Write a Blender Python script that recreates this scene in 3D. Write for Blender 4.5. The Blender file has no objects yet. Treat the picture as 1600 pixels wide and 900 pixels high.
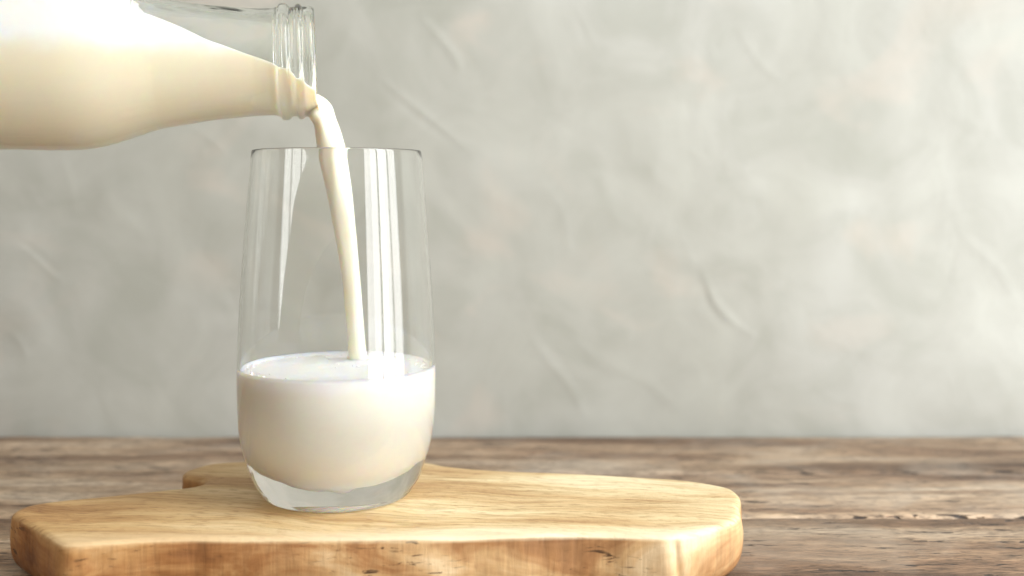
import bpy, bmesh, math, random
import numpy as np
from mathutils import Vector, Matrix, noise

scene = bpy.context.scene
COL = scene.collection
random.seed(7)
R = math.radians

# ------------------------------------------------------------------ camera
F = 1750.0            # focal length in pixels of a 1600 px wide frame
HZ = 297.0            # picture row of the eye level
CAMZ = 0.1438         # eye height over the table
cam_d = bpy.data.cameras.new('camera')
cam = bpy.data.objects.new('camera', cam_d)
COL.objects.link(cam)
cam_d.sensor_width = 36.0
cam_d.lens = 36.0 * F / 1600.0
cam_d.shift_y = -(450.0 - HZ) / 1600.0
cam.location = (0, 0, CAMZ)
cam.rotation_euler = (R(90), 0, 0)
cam_d.clip_start = 0.01
cam_d.clip_end = 50
cam_d.dof.use_dof = True
cam_d.dof.focus_distance = 0.43
cam_d.dof.aperture_fstop = 6.0
scene.camera = cam

# ------------------------------------------------------------------ room light
world = bpy.data.worlds.new('World')
scene.world = world
world.use_nodes = True
wn, wl = world.node_tree.nodes, world.node_tree.links
wn.clear()
w_out = wn.new('ShaderNodeOutputWorld')
w_bg = wn.new('ShaderNodeBackground')
w_tc = wn.new('ShaderNodeTexCoord')
w_sep = wn.new('ShaderNodeSeparateXYZ')
wl.new(w_tc.outputs['Generated'], w_sep.inputs[0])
w_r1 = wn.new('ShaderNodeValToRGB')          # low warm furniture -> pale ceiling
w_r1.color_ramp.elements[0].position = 0.30
w_r1.color_ramp.elements[0].color = (0.12, 0.07, 0.04, 1)
w_r1.color_ramp.elements[1].position = 0.85
w_r1.color_ramp.elements[1].color = (2.1, 2.25, 2.35, 1)
e = w_r1.color_ramp.elements.new(0.52); e.color = (0.30, 0.24, 0.19, 1)
w_mr = wn.new('ShaderNodeMapRange')
w_mr.inputs[1].default_value = -1; w_mr.inputs[2].default_value = 1
wl.new(w_sep.outputs['Z'], w_mr.inputs[0])
wl.new(w_mr.outputs[0], w_r1.inputs[0])
w_r2 = wn.new('ShaderNodeValToRGB')          # darker room side -> side with the windows
w_r2.color_ramp.elements[0].position = 0.1
w_r2.color_ramp.elements[0].color = (0.50, 0.345, 0.22, 1)
w_r2.color_ramp.elements[1].position = 0.9
w_r2.color_ramp.elements[1].color = (1.35, 1.35, 1.35, 1)
w_mr2 = wn.new('ShaderNodeMapRange')
w_mr2.inputs[1].default_value = -1; w_mr2.inputs[2].default_value = 1
wl.new(w_sep.outputs['X'], w_mr2.inputs[0])
wl.new(w_mr2.outputs[0], w_r2.inputs[0])
w_mul = wn.new('ShaderNodeMix'); w_mul.data_type = 'RGBA'; w_mul.blend_type = 'MULTIPLY'
w_mul.inputs[0].default_value = 1
wl.new(w_r1.outputs[0], w_mul.inputs[6]); wl.new(w_r2.outputs[0], w_mul.inputs[7])
wl.new(w_mul.outputs[2], w_bg.inputs[0])
w_bg.inputs[1].default_value = 0.62
wl.new(w_bg.outputs[0], w_out.inputs[0])

def pane(name, x, y0, y1, z0, z1, radiance, col, aim=None):
    d = bpy.data.lights.new(name, 'AREA')
    d.shape = 'RECTANGLE'
    d.size = abs(y1 - y0); d.size_y = z1 - z0
    d.energy = radiance * math.pi * d.size * d.size_y
    d.color = col
    o = bpy.data.objects.new(name, d)
    COL.objects.link(o)
    o.location = (x, (y0 + y1) / 2, (z0 + z1) / 2)
    o.rotation_euler = (R(90), 0, R(90))
    return o
# tall window to the right of the table: three panes between mullions
pane('window_light', 1.15, -0.793, -0.50, -0.62, 2.15, 6.0, (1.0, 1.0, 0.99))
pane('window_light', 1.15, -0.499, -0.224, -0.62, 2.15, 9.5, (1.0, 1.0, 0.99))
pane('window_light', 1.15, -0.166, 0.02, -0.62, 2.15, 13.0, (0.99, 1.0, 1.0))
pane('window_light', 1.15, 0.021, 0.16, -0.62, 2.15, 8.5, (0.99, 1.0, 1.0))
pane('window_light', 1.15, 0.206, 0.45, -0.62, 2.15, 6.0, (0.99, 1.0, 1.0))

scene.view_settings.view_transform = 'Standard'
scene.view_settings.look = 'None'
scene.view_settings.gamma = 1
scene.view_settings.exposure = 0.0
scene.render.engine = 'CYCLES'
cy = scene.cycles
cy.max_bounces = 24; cy.transmission_bounces = 20; cy.glossy_bounces = 10
cy.diffuse_bounces = 5; cy.transparent_max_bounces = 12
cy.caustics_reflective = True; cy.caustics_refractive = True
cy.blur_glossy = 0.3
cy.sample_clamp_indirect = 6
cy.use_denoising = True

# ------------------------------------------------------------------ helpers
def new_obj(name, verts, faces, mat, parent=None, smooth=True):
    me = bpy.data.meshes.new(name)
    me.from_pydata([tuple(v) for v in verts], [], faces)
    me.update()
    if smooth:
        me.polygons.foreach_set('use_smooth', [True] * len(me.polygons))
    o = bpy.data.objects.new(name, me)
    COL.objects.link(o)
    if mat: me.materials.append(mat)
    if parent: o.parent = parent
    return o

def tag(o, label=None, category=None, group=None, kind=None):
    if label: o['label'] = label
    if category: o['category'] = category
    if group: o['group'] = group
    if kind: o['kind'] = kind
    return o

def empty(name, loc):
    o = bpy.data.objects.new(name, None)
    COL.objects.link(o)
    o.location = loc
    o.empty_display_size = 0.02
    return o

def spline(pts, n, closed=False):
    """Catmull-Rom through pts (tuples of any size), n samples per span."""
    P = [np.array(p, float) for p in pts]
    N = len(P); out = []
    spans = N if closed else N - 1
    for i in range(spans):
        if closed:
            a, b, c, d = P[(i - 1) % N], P[i], P[(i + 1) % N], P[(i + 2) % N]
        else:
            a, b, c, d = P[max(i - 1, 0)], P[i], P[i + 1], P[min(i + 2, N - 1)]
        for k in range(n):
            t = k / n
            out.append(0.5 * ((2 * b) + (-a + c) * t + (2 * a - 5 * b + 4 * c - d) * t * t + (-a + 3 * b - 3 * c + d) * t ** 3))
    if not closed: out.append(P[-1])
    return out

def lathe(prof, seg=128, r0=0, r1=None):
    """prof: (r, z) going up the outside, down the inside. Rows r0..r1 only."""
    if r1 is None: r1 = len(prof) - 1
    V, Fc = [], []
    idx = []
    for i in range(r0, r1 + 1):
        r, z = prof[i][0], prof[i][1]
        if r < 1e-7:
            idx.append([len(V)]); V.append((0, 0, z))
        else:
            row = []
            for j in range(seg):
                a = 2 * math.pi * j / seg
                row.append(len(V)); V.append((r * math.cos(a), r * math.sin(a), z))
            idx.append(row)
    for i in range(len(idx) - 1):
        A, B = idx[i], idx[i + 1]
        for j in range(seg):
            k = (j + 1) % seg
            if len(A) == 1 and len(B) == 1: continue
            if len(A) == 1: Fc.append((A[0], B[k], B[j]))
            elif len(B) == 1: Fc.append((A[j], A[k], B[0]))
            else: Fc.append((A[j], A[k], B[k], B[j]))
    return V, Fc

# ------------------------------------------------------------------ materials
def mat_base(name):
    m = bpy.data.materials.new(name)
    m.use_nodes = True
    nt = m.node_tree
    b = nt.nodes.get('Principled BSDF')
    return m, nt, b

def nd(nt, t, **kw):
    n = nt.nodes.new(t)
    for k, v in kw.items(): setattr(n, k, v)
    return n

def ramp(nt, src, stops):
    r = nd(nt, 'ShaderNodeValToRGB')
    els = r.color_ramp.elements
    while len(els) > 1: els.remove(els[-1])
    els[0].position = stops[0][0]; els[0].color = (*stops[0][1], 1)
    for p, c in stops[1:]:
        e = els.new(p); e.color = (*c, 1)
    nt.links.new(src, r.inputs[0])
    return r.outputs[0]

def gray(v): return (v, v, v)

def noise_tex(nt, vec, scale, detail=4, rough=0.5, dist=0.0, map_scale=None, off=(0, 0, 0)):
    n = nd(nt, 'ShaderNodeTexNoise')
    n.inputs['Scale'].default_value = scale
    n.inputs['Detail'].default_value = detail
    n.inputs['Roughness'].default_value = rough
    n.inputs['Distortion'].default_value = dist
    if map_scale:
        mp = nd(nt, 'ShaderNodeMapping')
        mp.inputs['Scale'].default_value = map_scale
        mp.inputs['Location'].default_value = off
        nt.links.new(vec, mp.inputs[0]); vec = mp.outputs[0]
    nt.links.new(vec, n.inputs['Vector'])
    return n.outputs[0]

def mix(nt, fac, a, b, mode='MIX'):
    m = nd(nt, 'ShaderNodeMix', data_type='RGBA', blend_type=mode)
    for sock, v in ((m.inputs[0], fac), (m.inputs[6], a), (m.inputs[7], b)):
        if isinstance(v, (int, float)): sock.default_value = v
        elif isinstance(v, tuple): sock.default_value = (*v, 1)
        else: nt.links.new(v, sock)
    return m.outputs[2]

def math_n(nt, op, a, b=0.0, clamp=False):
    m = nd(nt, 'ShaderNodeMath', operation=op, use_clamp=clamp)
    for sock, v in ((m.inputs[0], a), (m.inputs[1], b)):
        if isinstance(v, (int, float)): sock.default_value = v
        else: nt.links.new(v, sock)
    return m.outputs[0]

def bump(nt, h, strength, dist, prev=None):
    b = nd(nt, 'ShaderNodeBump')
    b.inputs['Strength'].default_value = strength
    b.inputs['Distance'].default_value = dist
    nt.links.new(h, b.inputs['Height'])
    if prev is not None: nt.links.new(prev, b.inputs['Normal'])
    return b.outputs[0]

def objco(nt):
    return nd(nt, 'ShaderNodeTexCoord').outputs['Object']

def make_glass(name, tint):
    m, nt, b = mat_base(name)
    nt.nodes.remove(b)
    g = nd(nt, 'ShaderNodeBsdfGlass')
    g.inputs['Color'].default_value = (*tint, 1)
    g.inputs['Roughness'].default_value = 0.0
    g.inputs['IOR'].default_value = 1.48
    nt.links.new(g.outputs[0], nt.nodes['Material Output'].inputs[0])
    return m, nt, g

M_GLASS, _, _ = make_glass('clear_glass', (0.993, 0.996, 0.993))
M_BOTTLE, ntb, gb = make_glass('bottle_glass', (0.982, 0.99, 0.982))
co = objco(ntb)
hb = noise_tex(ntb, co, 45, 2, 0.5, 0.6)
ntb.links.new(bump(ntb, hb, 0.35, 0.002), gb.inputs['Normal'])

def make_milk(name, base, rough=0.28, bub=False, froth=None):
    m, nt, b = mat_base(name)
    co = objco(nt)
    n = noise_tex(nt, co, 60, 3, 0.5)
    c = ramp(nt, n, [(0.3, base), (0.75, tuple(min(1, v * 1.02) for v in base))])
    if froth:
        ge = nd(nt, 'ShaderNodeNewGeometry'); sp = nd(nt, 'ShaderNodeSeparateXYZ')
        nt.links.new(ge.outputs['Position'], sp.inputs[0])
        wob = noise_tex(nt, co, 70, 3, 0.5)
        zz = math_n(nt, 'ADD', sp.outputs['Z'], math_n(nt, 'MULTIPLY', math_n(nt, 'SUBTRACT', wob, 0.5), froth[1] * 0.8))
        mr = nd(nt, 'ShaderNodeMapRange'); mr.interpolation_type = 'SMOOTHSTEP'
        mr.inputs[1].default_value = froth[0] - froth[1]; mr.inputs[2].default_value = froth[0]
        nt.links.new(zz, mr.inputs[0])
        c = mix(nt, mr.outputs[0], c, (0.985, 0.98, 0.96))
    nt.links.new(c, b.inputs['Base Color'])
    b.inputs['Roughness'].default_value = rough
    b.inputs['IOR'].default_value = 1.35
    b.inputs['Specular IOR Level'].default_value = 0.2 if rough > 0.5 else 0.5
    b.inputs['Subsurface Weight'].default_value = 0.0 if bub else 1.0
    b.inputs['Subsurface Radius'].default_value = (1.0, 0.72, 0.42)
    b.inputs['Subsurface Scale'].default_value = 0.0035
    if bub:
        v = nd(nt, 'ShaderNodeTexVoronoi'); v.inputs['Scale'].default_value = 620
        nt.links.new(co, v.inputs['Vector'])
        nt.links.new(bump(nt, v.outputs['Distance'], 0.25, 0.0006), b.inputs['Normal'])
    return m
M_MILK = make_milk('milk_in_glass', (0.95, 0.925, 0.84), rough=0.6, froth=(0.022 + 0.0500, 0.0055))
M_BMILK = make_milk('milk_in_bottle', (0.92, 0.84, 0.69), froth=(CAMZ + (HZ - 50) / F * 0.42, 0.010))
M_STREAM = make_milk('poured_milk', (0.95, 0.90, 0.76), 0.22)
M_FOAM = make_milk('milk_foam', (0.96, 0.955, 0.93), 0.7, True)

# cutting board wood
def make_board_mat():
    m, nt, b = mat_base('teak_wood')
    co = objco(nt)
    warp = noise_tex(nt, co, 9, 2, 0.5)
    mp = nd(nt, 'ShaderNodeMapping')
    mp.inputs['Rotation'].default_value = (0, 0, R(9))
    nt.links.new(co, mp.inputs[0])
    wv = nd(nt, 'ShaderNodeVectorMath', operation='SCALE')
    cw = nd(nt, 'ShaderNodeCombineXYZ')
    nt.links.new(warp, cw.inputs[1])
    nt.links.new(cw.outputs[0], wv.inputs[0]); wv.inputs['Scale'].default_value = 0.05
    ad = nd(nt, 'ShaderNodeVectorMath', operation='ADD')
    nt.links.new(mp.outputs[0], ad.inputs[0]); nt.links.new(wv.outputs[0], ad.inputs[1])
    v = ad.outputs[0]
    broad = noise_tex(nt, v, 1, 4, 0.55, 0.3, (7, 55, 24))
    fine = noise_tex(nt, v, 1, 5, 0.65, 0.2, (34, 420, 260))
    pores = noise_tex(nt, v, 1, 2, 0.5, 0, (150, 900, 500))
    c = ramp(nt, broad, [(0.28, (0.34, 0.18, 0.065)), (0.42, (0.56, 0.39, 0.19)), (0.54, (0.70, 0.56, 0.32)), (0.68, (0.80, 0.70, 0.47))])
    c = mix(nt, 0.75, c, ramp(nt, fine, [(0.3, (0.60, 0.52, 0.42)), (0.5, gray(0.96)), (0.66, gray(1.08))]), 'MULTIPLY')
    c = mix(nt, 0.55, c, ramp(nt, pores, [(0.34, (0.50, 0.36, 0.24)), (0.44, gray(1))]), 'MULTIPLY')
    # pale sapwood along the front edge (its own band of the plank)
    sp = nd(nt, 'ShaderNodeSeparateXYZ'); nt.links.new(co, sp.inputs[0])
    nb = noise_tex(nt, co, 1, 3, 0.5, 0, (14, 60, 20))
    yb = math_n(nt, 'ADD', sp.outputs['Y'], math_n(nt, 'MULTIPLY', math_n(nt, 'SUBTRACT', nb, 0.5), 0.02))
    yb = math_n(nt, 'SUBTRACT', yb, math_n(nt, 'MULTIPLY', sp.outputs['X'], 0.045))
    sap = nd(nt, 'ShaderNodeMapRange'); sap.clamp = True
    nt.links.new(yb, sap.inputs[0])
    sap.inputs[1].default_value = 0.408; sap.inputs[2].default_value = 0.393
    sap.inputs[3].default_value = 0.0; sap.inputs[4].default_value = 0.75
    at = nd(nt, 'ShaderNodeAttribute'); at.attribute_name = 'side'
    top = math_n(nt, 'SUBTRACT', 1.0, at.outputs['Fac'])
    sapf = math_n(nt, 'MULTIPLY', sap.outputs[0], top)
    c = mix(nt, sapf, c, (0.80, 0.69, 0.50))
    # hewn side: brown heartwood patches, streaks and dark checks
    sp1 = noise_tex(nt, co, 1, 4, 0.6, 0.8, (26, 26, 60))
    sc = ramp(nt, sp1, [(0.30, (0.22, 0.095, 0.035)), (0.44, (0.42, 0.22, 0.09)), (0.56, (0.60, 0.39, 0.19)), (0.7, (0.74, 0.57, 0.35))])
    sp2 = noise_tex(nt, co, 1, 4, 0.6, 0.5, (420, 420, 40))
    sc = mix(nt, 0.5, sc, ramp(nt, sp2, [(0.3, gray(0.6)), (0.6, gray(1.08))]), 'MULTIPLY')
    chk = noise_tex(nt, co, 1, 3, 0.6, 0.6, (130, 130, 620), off=(3, 1, 2))
    cmask = noise_tex(nt, co, 17, 1, 0.5)
    kp = nd(nt, 'ShaderNodeVectorMath', operation='DISTANCE')
    nt.links.new(co, kp.inputs[0]); kp.inputs[1].default_value = (0.032, 0.388, 0.010)
    kk = nd(nt, 'ShaderNodeMapRange'); nt.links.new(kp.outputs['Value'], kk.inputs[0])
    kk.inputs[1].default_value = 0.022; kk.inputs[2].default_value = 0.006; kk.inputs[4].default_value = 0.30
    cmask = math_n(nt, 'ADD', math_n(nt, 'SUBTRACT', cmask, 0.03), kk.outputs[0])
    cf = math_n(nt, 'MULTIPLY', ramp(nt, chk, [(0.32, gray(1)), (0.40, gray(0))]), ramp(nt, cmask, [(0.52, gray(0)), (0.62, gray(1))]))
    sc = mix(nt, cf, sc, (0.09, 0.045, 0.02))
    c = mix(nt, at.outputs['Fac'], c, sc)
    # redder heartwood towards the left end, darkened to paint in the window falloff
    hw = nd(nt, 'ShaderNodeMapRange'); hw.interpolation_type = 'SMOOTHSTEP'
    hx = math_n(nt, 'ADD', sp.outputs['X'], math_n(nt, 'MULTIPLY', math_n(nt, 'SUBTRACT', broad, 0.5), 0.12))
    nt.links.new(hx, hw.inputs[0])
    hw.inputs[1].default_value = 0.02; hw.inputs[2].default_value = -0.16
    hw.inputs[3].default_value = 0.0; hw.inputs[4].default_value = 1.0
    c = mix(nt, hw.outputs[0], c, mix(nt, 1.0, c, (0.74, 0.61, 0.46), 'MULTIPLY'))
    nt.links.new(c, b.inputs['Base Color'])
    rr = ramp(nt, fine, [(0.3, gray(0.62)), (0.7, gray(0.42))])
    nt.links.new(rr, b.inputs['Roughness'])
    n1 = bump(nt, fine, 0.25, 0.0006)
    n2 = bump(nt, sp2, 0.3, 0.0008, n1)
    nt.links.new(n2, b.inputs['Normal'])
    return m

def make_table_mat():
    m, nt, b = mat_base('weathered_wood')
    co = objco(nt)
    at = nd(nt, 'ShaderNodeAttribute'); at.attribute_name = 'plank'
    off = nd(nt, 'ShaderNodeCombineXYZ')
    nt.links.new(math_n(nt, 'MULTIPLY', at.outputs['Fac'], 7.3), off.inputs[0])
    nt.links.new(math_n(nt, 'MULTIPLY', at.outputs['Fac'], 3.1), off.inputs[2])
    ad = nd(nt, 'ShaderNodeVectorMath', operation='ADD')
    nt.links.new(co, ad.inputs[0]); nt.links.new(off.outputs[0], ad.inputs[1])
    v = ad.outputs[0]
    broad = noise_tex(nt, v, 1, 4, 0.55, 0.5, (5, 42, 10))
    fine = noise_tex(nt, v, 1, 6, 0.7, 0.35, (52, 300, 60))
    hair = noise_tex(nt, v, 1, 4, 0.7, 0.2, (150, 720, 200))
    blot = noise_tex(nt, v, 14, 4, 0.6, 0.6)
    c = ramp(nt, broad, [(0.28, (0.10, 0.062, 0.04)), (0.43, (0.22, 0.15, 0.098)), (0.56, (0.37, 0.285, 0.20)), (0.72, (0.50, 0.44, 0.36))])
    c = mix(nt, 0.75, c, ramp(nt, fine, [(0.30, gray(0.30)), (0.48, gray(0.9)), (0.68, gray(1.5))]), 'MULTIPLY')
    c = mix(nt, 0.8, c, ramp(nt, hair, [(0.36, gray(0.35)), (0.52, gray(1.1))]), 'MULTIPLY')
    c = mix(nt, math_n(nt, 'MULTIPLY', ramp(nt, blot, [(0.5, gray(0)), (0.7, gray(1))]), 0.5), c, (0.40, 0.37, 0.32))
    t2 = nd(nt, 'ShaderNodeAttribute'); t2.attribute_name = 'tone'
    mm = nd(nt, 'ShaderNodeMix', data_type='RGBA', blend_type='MULTIPLY'); mm.inputs[0].default_value = 1
    nt.links.new(c, mm.inputs[6]); nt.links.new(t2.outputs['Color'], mm.inputs[7])
    c = mm.outputs[2]
    ck = noise_tex(nt, v, 1, 3, 0.65, 0.5, (48, 300, 30), off=(5, 2, 0))
    cm = noise_tex(nt, v, 1, 2, 0.5, 0, (10, 24, 5), off=(1, 7, 0))
    crack = math_n(nt, 'MULTIPLY', ramp(nt, ck, [(0.355, gray(1)), (0.40, gray(0))]), ramp(nt, cm, [(0.42, gray(0)), (0.52, gray(1))]))
    c = mix(nt, crack, c, (0.035, 0.022, 0.015))
    nt.links.new(c, b.inputs['Base Color'])
    b.inputs['Roughness'].default_value = 0.62
    h = math_n(nt, 'SUBTRACT', fine, math_n(nt, 'MULTIPLY', crack, 0.8))
    n1 = bump(nt, h, 0.9, 0.0016)
    n2 = bump(nt, hair, 0.35, 0.0006, n1)
    nt.links.new(n2, b.inputs['Normal'])
    return m

def make_wall_mat():
    m, nt, b = mat_base('plaster')
    co = objco(nt)
    n1 = noise_tex(nt, co, 5.0, 5, 0.6, 0.8)
    n2 = noise_tex(nt, co, 17.0, 4, 0.55, 1.2)
    n3 = noise_tex(nt, co, 1, 3, 0.5, 1.0, (9, 9, 14), off=(2, 0, 5))
    c = ramp(nt, n1, [(0.3, (0.365, 0.368, 0.325)), (0.5, (0.402, 0.408, 0.368)), (0.7, (0.452, 0.46, 0.426))])
    c = mix(nt, 0.6, c, ramp(nt, n2, [(0.32, (0.80, 0.81, 0.78)), (0.5, gray(0.97)), (0.66, (1.08, 1.09, 1.09))]), 'MULTIPLY')
    c = mix(nt, math_n(nt, 'MULTIPLY', ramp(nt, n3, [(0.56, gray(0)), (0.68, gray(1))]), 0.32), c, (0.56, 0.49, 0.42))
    nt.links.new(c, b.inputs['Base Color'])
    b.inputs['Roughness'].default_value = 0.6
    n4 = noise_tex(nt, co, 22, 4, 0.5, 1.5)
    n5 = noise_tex(nt, co, 400, 2, 0.5)
    nn = bump(nt, n4, 0.15, 0.003)
    nn = bump(nt, n5, 0.1, 0.0004, nn)
    nt.links.new(nn, b.inputs['Normal'])
    return m

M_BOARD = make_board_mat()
M_TABLE = make_table_mat()
M_WALL = make_wall_mat()

# ------------------------------------------------------------------ wall
WALL_Y = 0.6610
def build_wall():
    def axis(lo, a, b, hi, st):
        l = list(np.linspace(lo, a, 12)[:-1]); mid = list(np.arange(a, b, st)); r = list(np.linspace(b, hi, 12))
        return np.array(l + mid + r)
    xs = axis(-1.5, -0.34, 0.34, 1.6, 0.0016)
    zs = axis(-0.06, 0.0, 0.29, 1.8, 0.0016)
    X, Z = np.meshgrid(xs, zs)
    H = np.zeros_like(X)
    k = 0.6500 / F
    strokes = [   # trowel ridges: points, height, width
        ([(1106, 430), (1120, 470), (1150, 505), (1185, 530)], 1.0, 5),
        ([(1100, 440), (1112, 480), (1138, 512)], -0.7, 6),
        ([(655, 20), (685, 55), (712, 90), (716, 112)], 0.9, 6),
        ([(590, 120), (640, 160), (690, 200), (735, 235)], 0.8, 4),
        ([(600, 135), (650, 180), (700, 215)], -0.5, 6),
        ([(830, 530), (860, 570), (900, 620), (915, 660)], 0.8, 8),
        ([(905, 540), (945, 570), (1010, 600), (1060, 640)], 0.5, 9),
        ([(1160, 40), (1190, 90), (1235, 130)], 0.5, 6),
        ([(1490, 310), (1530, 380), (1580, 430), (1600, 480)], 0.5, 8),
        ([(20, 385), (50, 410), (85, 445)], 0.9, 4),
        ([(15, 375), (45, 400), (80, 432)], -0.8, 4),
        ([(285, 195), (320, 215), (345, 240)], 0.6, 5),
        ([(150, 290), (165, 330), (205, 360), (225, 395)], 0.4, 8),
        ([(0, 520), (20, 540), (30, 570)], 0.7, 5),
        ([(720, 250), (760, 300), (830, 340)], 0.4, 12),
        ([(940, 260), (960, 330), (990, 360)], 0.35, 10),
        ([(840, 280), (880, 330), (890, 400)], 0.4, 9),
        ([(1330, 520), (1390, 560), (1480, 580)], 0.4, 14),
    ]
    rnd = random.Random(11)
    for _ in range(95):
        x = rnd.uniform(-200, 1800); y = rnd.uniform(-220, 690)
        L = rnd.uniform(30, 120); a = rnd.uniform(0.35, 1.15); cv = rnd.uniform(-0.5, 0.5)
        pts = [(x + L * t * math.cos(a + cv * t), y + L * t * math.sin(a + cv * t)) for t in (0, .33, .66, 1)]
        strokes.append((pts, rnd.uniform(-0.32, 0.38), rnd.uniform(5, 16)))
    for pts, h, w in strokes:
        P = spline(pts, 8)
        P = np.array([((p[0] - 800) * k, CAMZ + (HZ - p[1]) * k) for p in P])
        s = w * k * 0.75
        lo = P.min(0) - 5 * s; hi = P.max(0) + 5 * s
        ix = np.where((xs > lo[0]) & (xs < hi[0]))[0]; iz = np.where((zs > lo[1]) & (zs < hi[1]))[0]
        if len(ix) == 0 or len(iz) == 0: continue
        sl = np.ix_(iz, ix)
        gx, gz = X[sl], Z[sl]
        best = np.full(gx.shape, 9e9); tt = np.zeros(gx.shape)
        for i in range(len(P) - 1):
            a, b = P[i], P[i + 1]; d = b - a
            t = np.clip(((gx - a[0]) * d[0] + (gz - a[1]) * d[1]) / max(1e-12, (d @ d)), 0, 1)
            dd = np.hypot(gx - a[0] - t * d[0], gz - a[1] - t * d[1])
            m = dd < best
            best[m] = dd[m]; tt[m] = ((i + t) / (len(P) - 1))[m]
        env = np.sin(np.pi * np.clip(tt * 0.9 + 0.05, 0, 1)) ** 0.7
        H[sl] += h * 0.00034 * env * np.exp(-(best / s) ** 2 * 0.5)
    # broad unevenness of the coat
    V = []
    nz, nx = X.shape
    for i in range(nz):
        for j in range(nx):
            x, z = X[i, j], Z[i, j]
            h = H[i, j] + 0.0007 * noise.noise((x * 11, z * 11, 3.1)) + 0.0002 * noise.noise((x * 34, z * 34, 9.0))
            V.append((x, WALL_Y - h, z))
    Fc = [(i * nx + j, i * nx + j + 1, (i + 1) * nx + j + 1, (i + 1) * nx + j) for i in range(nz - 1) for j in range(nx - 1)]
    o = new_obj('wall', V, Fc, M_WALL)
    tag(o, 'pale grey rough plaster wall with trowel marks behind the table', 'wall', kind='structure')
build_wall()

# ------------------------------------------------------------------ table
def build_table():
    bounds = [0.6588, 0.5735, 0.4960, 0.405, 0.318, 0.230, 0.142, 0.055]
    tones = [(0.82, 0.76, 0.70), (1.08, 1.02, 0.96), (1.08, 0.96, 0.84), (1.05, 1.0, 0.95), (0.9, 0.86, 0.8), (1, 1, 1), (0.9, 0.9, 0.85)]
    V, Fc, pl, tn = [], [], [], []
    nxs = 320
    for p in range(len(bounds) - 1):
        y1, y0 = bounds[p] - (0.0022 if p == 1 else 0.0012), bounds[p + 1] + (0.0018 if p == 0 else 0.0012)
        ys = [y0, y0 + 0.0001, y0 + 0.0006, y0 + 0.0015, y0 + 0.003] + list(np.linspace(y0 + 0.006, y1 - 0.006, 16)) + [y1 - 0.003, y1 - 0.0015, y1 - 0.0006, y1 - 0.0001, y1]
        zp = [-0.022, -0.0022, -0.0009, -0.0003, 0] + [0] * 16 + [0, -0.0003, -0.0009, -0.0022, -0.022]
        base = len(V); ny = len(ys)
        for i in range(nxs):
            x = -0.95 + 1.31 * i / (nxs - 1)
            for j in range(ny):
                edge = 1 if (j < 4 or j > ny - 5) else 0
                w = 0.0011 * noise.noise((x * 22, p * 5.3 + (0 if j < ny / 2 else 9), 1)) * edge
                z = zp[j] - (0.00035 + 0.0007 * noise.noise((x * 9, ys[j] * 55, p))) + (0.0007 * noise.noise((x * 40, p * 3.3, j < 8)) if edge else 0) - 0.0004
                V.append((x, ys[j] + w, min(z, -0.00002))); pl.append(p * 1.0)
                u = (ys[j] - y0) / (y1 - y0)
                g = {0: 0.9 + 0.25 * math.sin(u * 3.1), 1: 1.20 - 0.26 * min(1, u * 1.6), 2: 1.12 - 0.40 * u}.get(p, 1.0)
                g *= 1 + 0.12 * noise.noise((x * 6, u * 3, p * 4.0))
                tn.append(tuple(q * g for q in tones[p]))
        for i in range(nxs - 1):
            for j in range(ny - 1):
                a = base + i * ny + j
                Fc.append((a, a + ny, a + ny + 1, a + 1))
    # underside board so nothing shows through the gaps
    b = len(V)
    for (x, y) in ((-0.95, 0.05), (0.36, 0.05), (0.36, 0.658), (-0.95, 0.658)):
        V.append((x, y, -0.0215)); pl.append(0); tn.append((0.5, 0.45, 0.4))
    Fc.append((b, b + 1, b + 2, b + 3))
    o = new_obj('wooden_table', V, Fc, M_TABLE)
    me = o.data
    a = me.attributes.new('plank', 'FLOAT', 'POINT'); a.data.foreach_set('value', pl)
    c = me.attributes.new('tone', 'FLOAT_COLOR', 'POINT')
    c.data.foreach_set('color', [v for t in tn for v in (*t, 1)])
    tag(o, 'weathered grey brown plank table under the cutting board', 'table')
build_table()

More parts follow.
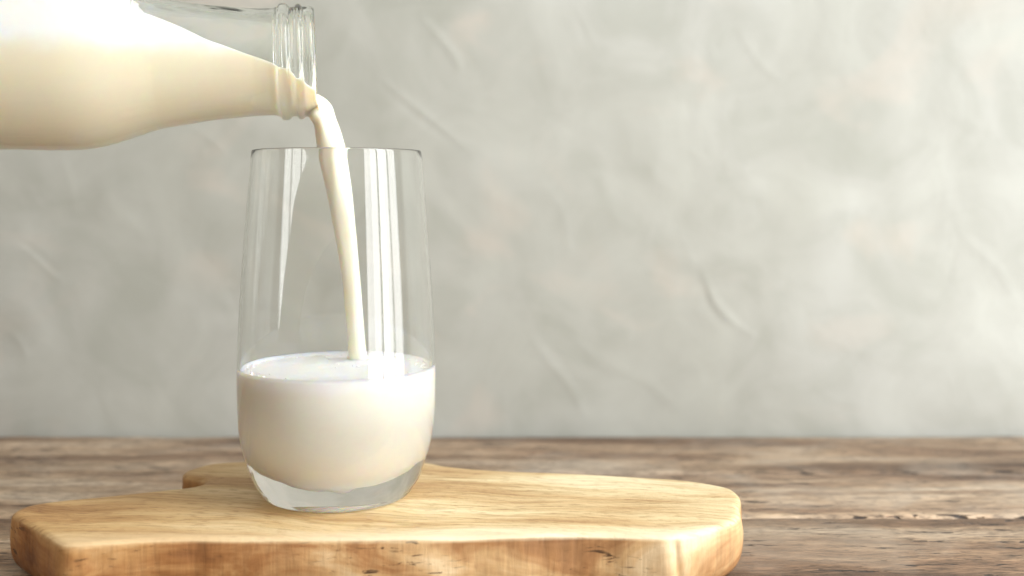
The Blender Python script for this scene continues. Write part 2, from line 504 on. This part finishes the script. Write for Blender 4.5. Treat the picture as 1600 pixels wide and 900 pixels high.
# ------------------------------------------------------------------ cutting board
BT = 0.0220           # top of the board
DROP = CAMZ - BT
def on_board(px, py):
    D = F * DROP / (py - HZ)
    return ((px - 800) * D / F, D)
def build_board():
    pts = [(19, 801), (30, 793), (55, 786), (100, 780), (150, 775.5), (200, 770), (250, 765), (290, 761), (310, 757), (318, 752.5), (312, 748.5), (298, 745.5), (286, 742),
           (288, 736), (305, 730), (330, 724), (360, 721), (400, 719), (450, 718), (520, 717), (600, 719), (665, 721.5), (700, 727), (750, 732), (820, 736), (900, 739), (980, 743), (1050, 747.5),
           (1105, 754), (1140, 762), (1155, 772), (1158, 783), (1153, 791), (1156, 799), (1154, 808), (1140, 817), (1110, 826), (1075, 834), (1050, 838), (1000, 837), (950, 835), (900, 834.5), (850, 836), (800, 838), (700, 840),
           (600, 841), (500, 841), (400, 841), (330, 841), (290, 841), (230, 843), (170, 847), (125, 850), (98, 849), (80, 840), (55, 824), (30, 810)]
    W = [on_board(*p) for p in pts]
    P = spline(W, 9, closed=True)
    N = len(P)
    P = np.array(P)
    T = np.roll(P, -1, 0) - np.roll(P, 1, 0)
    L = np.linalg.norm(T, axis=1, keepdims=True); T = T / L
    area = 0.5 * np.sum(P[:, 0] * np.roll(P[:, 1], -1) - P[:, 1] * np.roll(P[:, 0], -1))
    nrm = np.stack([T[:, 1], -T[:, 0]], 1) * (1 if area > 0 else -1)   # outward
    for _ in range(6): nrm = (np.roll(nrm, 1, 0) + nrm + np.roll(nrm, -1, 0)) / 3
    nrm /= np.linalg.norm(nrm, axis=1, keepdims=True)
    # rows: (outward offset, z, side attribute)
    rows = [(-0.0034, BT, 0), (-0.0021, BT - 0.0001, 0), (-0.0013, BT - 0.0004, 0.0), (-0.0005, BT - 0.0010, 0.0), (-0.0001, BT - 0.0014, 0.5), (0.0001, BT - 0.0022, 1.0)]
    for k in range(1, 13):
        t = k / 12
        rows.append((0.0001 + 0.0004 * math.sin(t * 3.0) - 0.0040 * t ** 6, BT - 0.0022 - (BT - 0.0026) * t, 1.0))
    V, Fc, sd = [], [], []
    arc = np.cumsum(L[:, 0] / 2)
    for r, (off, z, s) in enumerate(rows):
        dep = max(0.0, (BT - z) / BT)
        for i in range(N):
            x, y = P[i]
            q = noise.noise((x * 38, y * 38, z * 16))
            q2 = noise.noise((x * 130, y * 130, z * 25 + 5))
            amp = min(1.0, dep * 3)
            o2 = off + amp * (0.0013 * q + 0.0005 * q2)
            zz = z + (0.0006 * noise.noise((x * 45, y * 45, 8)) * (1 if 1 <= r <= 4 else 0)) * (0.4 if r == 1 else 1)
            # a raised fibre with a split beside it on the front edge
            if y < 0.42:
                ux = x - (0.0535 + 0.12 * (BT - z) * dep)
                o2 += min(1, dep * 6) * (0.0006 * math.exp(-(ux / 0.0018) ** 2) - 0.0011 * math.exp(-((ux - 0.0042) / 0.0013) ** 2))
            V.append((x + nrm[i, 0] * o2, y + nrm[i, 1] * o2, zz)); sd.append(s)
    for r in range(len(rows) - 1):
        for i in range(N):
            j = (i + 1) % N
            a, b, c, d = r * N + i, r * N + j, (r + 1) * N + j, (r + 1) * N + i
            Fc.append((a, d, c, b) if area > 0 else (a, b, c, d))
    me = bpy.data.meshes.new('cutting_board')
    me.from_pydata(V, [], Fc)
    bm = bmesh.new(); bm.from_mesh(me); bm.verts.ensure_lookup_table()
    for base in (0, (len(rows) - 1) * N):
        es = []
        for i in range(N):
            e = bm.edges.get((bm.verts[base + i], bm.verts[base + (i + 1) % N]))
            es.append(e)
        bmesh.ops.triangle_fill(bm, edges=es, use_beauty=True)
    bmesh.ops.recalc_face_normals(bm, faces=bm.faces)
    for f in bm.faces: f.smooth = True
    bm.to_mesh(me); bm.free()
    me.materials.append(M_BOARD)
    a = me.attributes.new('side', 'FLOAT', 'POINT'); a.data.foreach_set('value', sd)
    o = bpy.data.objects.new('cutting_board', me); COL.objects.link(o)
    tag(o, 'thick golden wooden cutting board with an irregular live edge under the drinking glass', 'cutting board')
build_board()

# ------------------------------------------------------------------ drinking glass
S = 0.449 / F                      # metres per picture pixel at the glass
GX, GY = (527 - 800) * S, 0.449
GZ = BT + 0.00015
def prof_spline(pts, n=6):
    return [tuple(p) for p in spline(pts, n)]
outer_px = [(104, 0), (110, 1.6), (115, 6), (119, 12), (126, 22), (131.5, 34), (138, 53), (144, 73), (149, 97), (151.8, 125), (153, 165), (153, 200), (151.5, 250), (148.5, 305), (145.5, 353), (140.5, 420), (137, 465), (132.5, 520), (131, 534)]
th = 0.0013
outer = prof_spline([(r * S, z * S) for r, z in outer_px], 5)
def inner_at(z):
    zs = [p[1] for p in outer]; rs = [p[0] for p in outer]
    return float(np.interp(z, zs, rs)) - th * (1.0 if z < 0.07 else 1.0 - 0.30 * (z - 0.07) / 0.066)
inner_low = [(0.0, 0.0082), (0.008, 0.0092), (0.014, 0.0112), (0.0195, 0.0142), (0.0245, 0.0185), (0.0288, 0.0235), (0.0325, 0.0290), (0.0352, 0.0345), (0.0368, 0.0395)]
inner_pts = inner_low + [(inner_at(z), z) for z in (0.0465, 0.055, 0.065, 0.078, 0.09, 0.102, 0.114, 0.126, 0.1335)]
inner = prof_spline(inner_pts, 6)
ztop = outer[-1][1]; rt = outer[-1][0]
rim = [(rt - 0.00007, ztop + 0.00025), (rt - 0.00022, ztop + 0.00042), (rt - 0.00045, ztop + 0.0005), (rt - 0.00068, ztop + 0.00042), (rt - 0.00084, ztop + 0.00025), (rt - 0.0009, ztop)]
bottom = [(0.0, 0.0054), (0.006, 0.0052), (0.012, 0.0045), (0.0165, 0.0035), (0.0195, 0.0023), (0.0215, 0.0011), (0.0228, 0.0003), (0.0240, 0.0)]
prof = bottom + outer + rim + inner[::-1]
glass = empty('drinking_glass', (GX, GY, GZ))
tag(glass, 'tall clear drinking glass half full of milk standing on the cutting board', 'glass')
zs = 0.0155                         # height where bowl and thick foot meet
i_out = min(i for i, p in enumerate(prof) if i >= len(bottom) and p[1] > zs)
i_in = max(i for i, p in enumerate(prof) if p[1] > zs)
v, f = lathe(prof, 160, i_out, i_in); new_obj('bowl', v, f, M_GLASS, glass)
v1, f1 = lathe(prof, 160, 0, i_out); v2, f2 = lathe(prof, 160, i_in, len(prof) - 1)
n1 = len(v1)
v1 = [(x, y, z + 0.0008 * noise.noise((x * 75 + 3, y * 75, 1)) * min(1, max(0, (0.0235 - math.hypot(x, y)) / 0.005)) * (1 if z < 0.0056 and math.hypot(x, y) < 0.0235 else 0)) for x, y, z in v1]
def foot_wave(x, y, z):
    rad = math.hypot(x, y)
    if rad < 0.026 or z < 0.0004: return (x, y, z)
    k = math.sin(math.pi * min(1, z / 0.0155)) ** 0.7 * 0.00028 / rad
    s = 1 + k * noise.noise((x * 120, y * 120, z * 230))
    return (x * s, y * s, z)
v1 = [foot_wave(*q) for q in v1]
new_obj('base', v1 + v2, f1 + [tuple(i + n1 for i in q) for q in f2], M_GLASS, glass)

# milk in the glass
LVL = 0.0505
def milk_in_glass():
    low = [(max(0.0, r + (0.0002 if r > 0 else 0)), z - 0.0002) for r, z in inner if z < LVL + 0.0012]
    rr = low[-1][0]
    prof = low + [(rr - 0.0001, LVL + 0.0013), (rr - 0.0006, LVL + 0.0010), (rr - 0.0014, LVL + 0.0005), (rr - 0.0028, LVL + 0.00015)]
    r = rr - 0.0045
    while r > 0.0006:
        prof.append((r, LVL)); r -= 0.0011
    prof.append((0.0, LVL))
    v, f = lathe(prof, 200)
    sx, sy = (558 - 800) * 0.468 / F - GX, 0.468 - GY
    out = []
    nlow = len(low)
    rim_r = rr - 0.0016
    for (x, y, z) in v:
        if z > LVL - 1e-6 and (x * x + y * y) < rim_r ** 2 + 1e-5:
            d = math.hypot(x - sx, y - sy)
            rad = math.hypot(x, y)
            fo = max(0.0, min(1.0, (rad - 0.022) / 0.012))
            z += 0.0022 * math.exp(-(d / 0.0052) ** 2) + 0.00035 * math.cos(d * 700) * math.exp(-d / 0.012)
            z += 0.0003 * noise.noise((x * 160, y * 160, 0)) + fo * 0.00025 * (noise.noise((x * 420, y * 420, 4)) + 0.3)
        out.append((x, y, z))
    o = new_obj('milk', out, f, M_MILK)
    o.location = (GX, GY, GZ)
    tag(o, 'white milk with a thin foamy top filling the lower half of the drinking glass', 'milk')
    # froth: small bubbles gathered at the wall and round the falling milk
    rnd = random.Random(3)
    V, Fc = [], []
    def bub(x, y, z, r):
        b = len(V); nu, nv = 10, 5
        for i in range(nv):
            t = (i / nv) * math.pi / 2
            for j in range(nu):
                a = 2 * math.pi * j / nu
                V.append((x + r * math.cos(t) * math.cos(a), y + r * math.cos(t) * math.sin(a), z + r * 0.8 * math.sin(t)))
        V.append((x, y, z + r * 0.8))
        for i in range(nv - 1):
            for j in range(nu):
                k = (j + 1) % nu
                Fc.append((b + i * nu + j, b + i * nu + k, b + (i + 1) * nu + k, b + (i + 1) * nu + j))
        for j in range(nu): Fc.append((b + (nv - 1) * nu + j, b + (nv - 1) * nu + (j + 1) % nu, b + nv * nu))
    for _ in range(130):
        a = rnd.uniform(0, 2 * math.pi)
        rad = rr - 0.0012 - abs(rnd.gauss(0, 0.0035))
        r = rnd.choice((0.0003, 0.0004, 0.0005, 0.0007))
        if rad + r > rr - 0.0004: rad = rr - 0.0004 - r
        bub(rad * math.cos(a), rad * math.sin(a), LVL + 0.0001 + 0.0007 * max(0, (rad - rr + 0.004) / 0.004), r)
    for _ in range(40):
        a = rnd.uniform(0, 2 * math.pi); d = 0.0055 + abs(rnd.gauss(0, 0.006))
        x, y = sx + d * math.cos(a), sy + d * math.sin(a)
        if math.hypot(x, y) < rr - 0.002: bub(x, y, LVL, rnd.choice((0.0003, 0.0004, 0.0006, 0.0009)))
    fo = new_obj('foam', V, Fc, M_FOAM, o)
    fo['kind'] = 'stuff'
milk_in_glass()

# ------------------------------------------------------------------ bottle
YM, YB = 0.457, 0.4375               # depth at the mouth and where the bottle leaves the picture
def at_px(px, py, Y): return Vector(((px - 800) * Y / F, Y, CAMZ + (HZ - py) * Y / F))
Pm = at_px(492, 96.5, YM)
Pb = at_px(0, 103, YB)
ax = (Pb - Pm).normalized()          # from the mouth towards the bottom of the bottle
def t_of_px(px):
    # station on the axis whose picture column is px
    k = (px - 800) / F
    return (k * Pm.y - Pm.x) / (ax.x - k * ax.y)
def Y_of_t(t): return Pm.y + ax.y * t
ez = (Vector((0, 0, 1)) - ax * ax.z).normalized()
ey = ez.cross(ax).normalized()
BM = Matrix((( ey.x, ez.x, ax.x, Pm.x), (ey.y, ez.y, ax.y, Pm.y), (ey.z, ez.z, ax.z, Pm.z), (0, 0, 0, 1)))
rp = [(491.5, 83.5), (489.5, 85.8), (486, 86.8), (481, 86.8), (477, 86.0), (474.5, 86.6), (472, 89), (468.5, 90.3), (465, 89), (462, 86), (458, 85.2), (454.5, 86.2), (451.5, 89.4), (446, 91), (440, 90.2), (436.5, 86.5), (432, 84.4), (424, 83.4), (400, 83.6), (370, 86), (340, 88.5), (310, 92.5), (280, 97), (250, 102), (220, 110.5), (190, 120), (160, 128), (130, 132.5), (100, 133.5), (60, 133), (0, 131), (-80, 131)]
tp = [(t_of_px(x), r * Y_of_t(t_of_px(x)) / F) for x, r in rp]
tl = tp[-1][0]; rl = tp[-1][1]
tp += [(tl + 0.02, rl), (tl + 0.04, rl), (tl + 0.048, rl - 0.0008), (tl + 0.052, rl - 0.004), (tl + 0.0535, rl - 0.008)]
o_prof = [tuple(p) for p in spline(tp, 5)]
tt = [p[0] for p in o_prof]; rr_ = [p[1] for p in o_prof]
smooth_o = [p for p in tp if not (t_of_px(491) < p[0] < t_of_px(434))]
st = [p[0] for p in smooth_o]; sr = [p[1] for p in smooth_o]
def b_inner(t):
    return float(np.interp(t, st, sr)) - float(np.interp(t, (t_of_px(470), t_of_px(400)), (0.0013, 0.0021)))
in_t = [t_of_px(x) for x in (489, 480, 470, 460, 450, 440, 425, 400, 370, 340, 310, 280, 250, 220, 190, 160, 130, 100, 60, 0, -80)] + [tl + 0.02, tl + 0.038, tl + 0.044]
in_pts = [(t, b_inner(t)) for t in in_t] + [(tl + 0.048, rl - 0.006), (tl + 0.049, rl - 0.012)]
i_prof = [tuple(p) for p in spline(in_pts, 4)]
end_z = o_prof[-1][0]; in_end = i_prof[-1][0]
# local axis +z runs to the bottom; build from bottom centre (outside) up the outside to the mouth, down the inside
full = [(0.0, end_z - 0.003), (rl * 0.5, end_z - 0.002)] + [(r, t) for t, r in reversed(o_prof)]
t0, ro, ri = o_prof[0][0], o_prof[0][1], i_prof[0][1]
rc, hw = (ro + ri) / 2, (ro - ri) / 2
full += [(rc + hw * math.cos(a), t0 - hw * 0.75 * math.sin(a)) for a in (0.4, 0.8, 1.2, 1.57, 1.95, 2.35, 2.75)]
full += [(r, t) for t, r in i_prof] + [(0.0, in_end)]
bottle = empty('milk_bottle', (0, 0, 0)); bottle.matrix_world = BM
tag(bottle, 'tipped clear glass bottle of milk with a ringed neck held over the glass', 'bottle')
tn_ = t_of_px(421)
i_a = min(i for i, p in enumerate(full) if i > 2 and p[1] < tn_)
i_b = max(i for i, p in enumerate(full) if p[1] < tn_)
# winding: local z decreases outward-going here, so flip faces
def flip(fs): return [tuple(reversed(q)) for q in fs]
v, f = lathe(full, 144, i_a, i_b); new_obj('neck_finish', v, flip(f), M_BOTTLE, bottle)
v1, f1 = lathe(full, 144, 0, i_a); v2, f2 = lathe(full, 144, i_b, len(full) - 1)
n1 = len(v1)
new_obj('bottle_body', v1 + v2, flip(f1 + [tuple(i + n1 for i in q) for q in f2]), M_BOTTLE, bottle)

# milk in the bottle: the inside of the bottle filled up to a sloping surface
def milk_in_bottle():
    top = [(491, 147), (484, 141), (476, 135), (468, 129.5), (455, 120), (445, 115), (430, 108), (400, 98), (370, 88), (340, 77), (310, 64), (280, 51), (250, 40), (232, 34), (222, 29), (218, 10), (213, -15), (200, -60)]
    tops = sorted((t_of_px(x), (96.5 + (103 - 96.5) * (492 - x) / 492 - y) * Y_of_t(t_of_px(x)) / F) for x, y in top)
    ct = [a for a, _ in tops]; ch = [b for _, b in tops]
    sts = [t_of_px(x) for x in np.arange(490.5, 205, -2.5)] + [t_of_px(x) for x in range(200, -81, -12)] + [tl + 0.02, tl + 0.038, tl + 0.044]
    V, Fc = [], []
    seg = 140
    for k, t in enumerate(sts):
        r = b_inner(t) + 0.00022
        h = float(np.interp(t, ct, ch)) if t < ct[-1] else 1.0
        a0 = math.asin(max(-1, min(1, h / r)))         # the circle is cut by the line z = h
        nchord = 40
        full_c = h >= r
        pts = []
        na = seg - nchord
        # arc from right end of chord, down under, to the left end of the chord
        for i in range(na):
            a = a0 - (math.pi + 2 * a0) * i / (na - 1)
            pts.append((r * math.cos(a), r * math.sin(a)))
        xl, xr = pts[-1][0], pts[0][0]
        for i in range(1, nchord + 1):
            u = i / (nchord + 1)
            x = xl + (xr - xl) * u
            y = r * math.sin(a0)
            if not full_c:
                men = 0.0007 * (math.exp(-(1 - abs(2 * u - 1)) * 9))
                y += men + 0.00035 * noise.noise((x * 150, t * 110, 2))
            pts.append((x, y))
        for p in pts: V.append((p[0], p[1], t))
    n = seg
    for k in range(len(sts) - 1):
        for i in range(n):
            j = (i + 1) % n
            Fc.append((k * n + i, k * n + j, (k + 1) * n + j, (k + 1) * n + i))
    Fc.append(tuple(range(n))[::-1])
    Fc.append(tuple(range((len(sts) - 1) * n, len(sts) * n)))
    me = bpy.data.meshes.new('milk')
    me.from_pydata(V, [], Fc)
    bm = bmesh.new(); bm.from_mesh(me)
    bmesh.ops.remove_doubles(bm, verts=bm.verts, dist=1e-6)
    bmesh.ops.recalc_face_normals(bm, faces=bm.faces)
    for q in bm.faces: q.smooth = len(q.verts) < 20
    bm.to_mesh(me); bm.free()
    me.materials.append(M_BMILK)
    o = bpy.data.objects.new('milk', me); COL.objects.link(o)
    o.matrix_world = BM
    tag(o, 'creamy milk lying in the tipped bottle and running to its mouth', 'milk')
milk_in_bottle()

# ------------------------------------------------------------------ falling milk
def pour():
    # picture centre (x, y), half width across the path (px), half width in depth (m), depth Y
    st = [(483, 162, 16.0, 0.0120, 0.457), (487, 164.0, 19.0, 0.0130, 0.457), (490.5, 166, 19.8, 0.0128, 0.457), (496.5, 169.0, 19.0, 0.0112, 0.4571), (502, 177, 18.9, 0.0100, 0.4573), (507, 188, 18.0, 0.0084, 0.4577), (512, 206, 19.5, 0.0068, 0.458),
          (518.5, 238, 21.8, 0.0058, 0.459), (524.5, 270, 21.0, 0.0053, 0.460), (531, 305, 19.5, 0.0050, 0.461), (537, 345, 17.6, 0.0046, 0.4625), (543, 390, 15.6, 0.0041, 0.464), (549, 440, 14.2, 0.0038, 0.4655),
          (554, 495, 13.6, 0.0036, 0.467), (557.5, 540, 13.8, 0.0037, 0.468), (558.5, 556, 15.5, 0.0042, 0.468), (559, 566, 21, 0.0058, 0.468), (559, 578, 26, 0.007, 0.468)]
    P = spline(st, 6)
    C = [at_px(p[0], p[1], p[4]) for p in P]
    BMI = BM.inverted()
    V, Fc = [], []; seg = 64
    for i, p in enumerate(P):
        T = (C[min(i + 1, len(C) - 1)] - C[max(i - 1, 0)]).normalized()
        D = Vector((0, 1, 0)); D = (D - T * D.dot(T)).normalized()
        Nn = T.cross(D).normalized()
        hw = p[2] * p[4] / F
        for j in range(seg):
            a = 2 * math.pi * j / seg
            w = 1 + 0.12 * noise.noise((math.cos(a) * 1.2 + i * 0.02, math.sin(a) * 1.2, i * 0.09))
            q = C[i] + Nn * (hw * math.cos(a) * (1 + 0.05 * noise.noise((math.cos(a), i * 0.11, 7)))) + D * (p[3] * math.sin(a) * w)
            l = BMI @ q
            if l.z > -0.0005 and p[1] < 173:
                lim = b_inner(max(l.z, t_of_px(489))) - 0.0007 + (max(0.0, -l.z) ** 1.3) * 8
                rad = math.hypot(l.x, l.y)
                if rad > lim: l.x *= lim / rad; l.y *= lim / rad
                q = BM @ l
            V.append(q)
    for i in range(len(P) - 1):
        for j in range(seg):
            k = (j + 1) % seg
            Fc.append((i * seg + j, i * seg + k, (i + 1) * seg + k, (i + 1) * seg + j))
    Fc.append(tuple(range(seg))[::-1]); Fc.append(tuple(range((len(P) - 1) * seg, len(P) * seg)))
    me = bpy.data.meshes.new('milk_stream')
    me.from_pydata([tuple(q) for q in V], [], Fc)
    bm = bmesh.new(); bm.from_mesh(me)
    bmesh.ops.recalc_face_normals(bm, faces=bm.faces)
    for q in bm.faces: q.smooth = len(q.verts) < 20
    bm.to_mesh(me); bm.free()
    me.materials.append(M_STREAM)
    o = bpy.data.objects.new('milk_stream', me); COL.objects.link(o)
    tag(o, 'smooth stream of milk falling from the bottle mouth into the glass', 'milk stream')
pour()
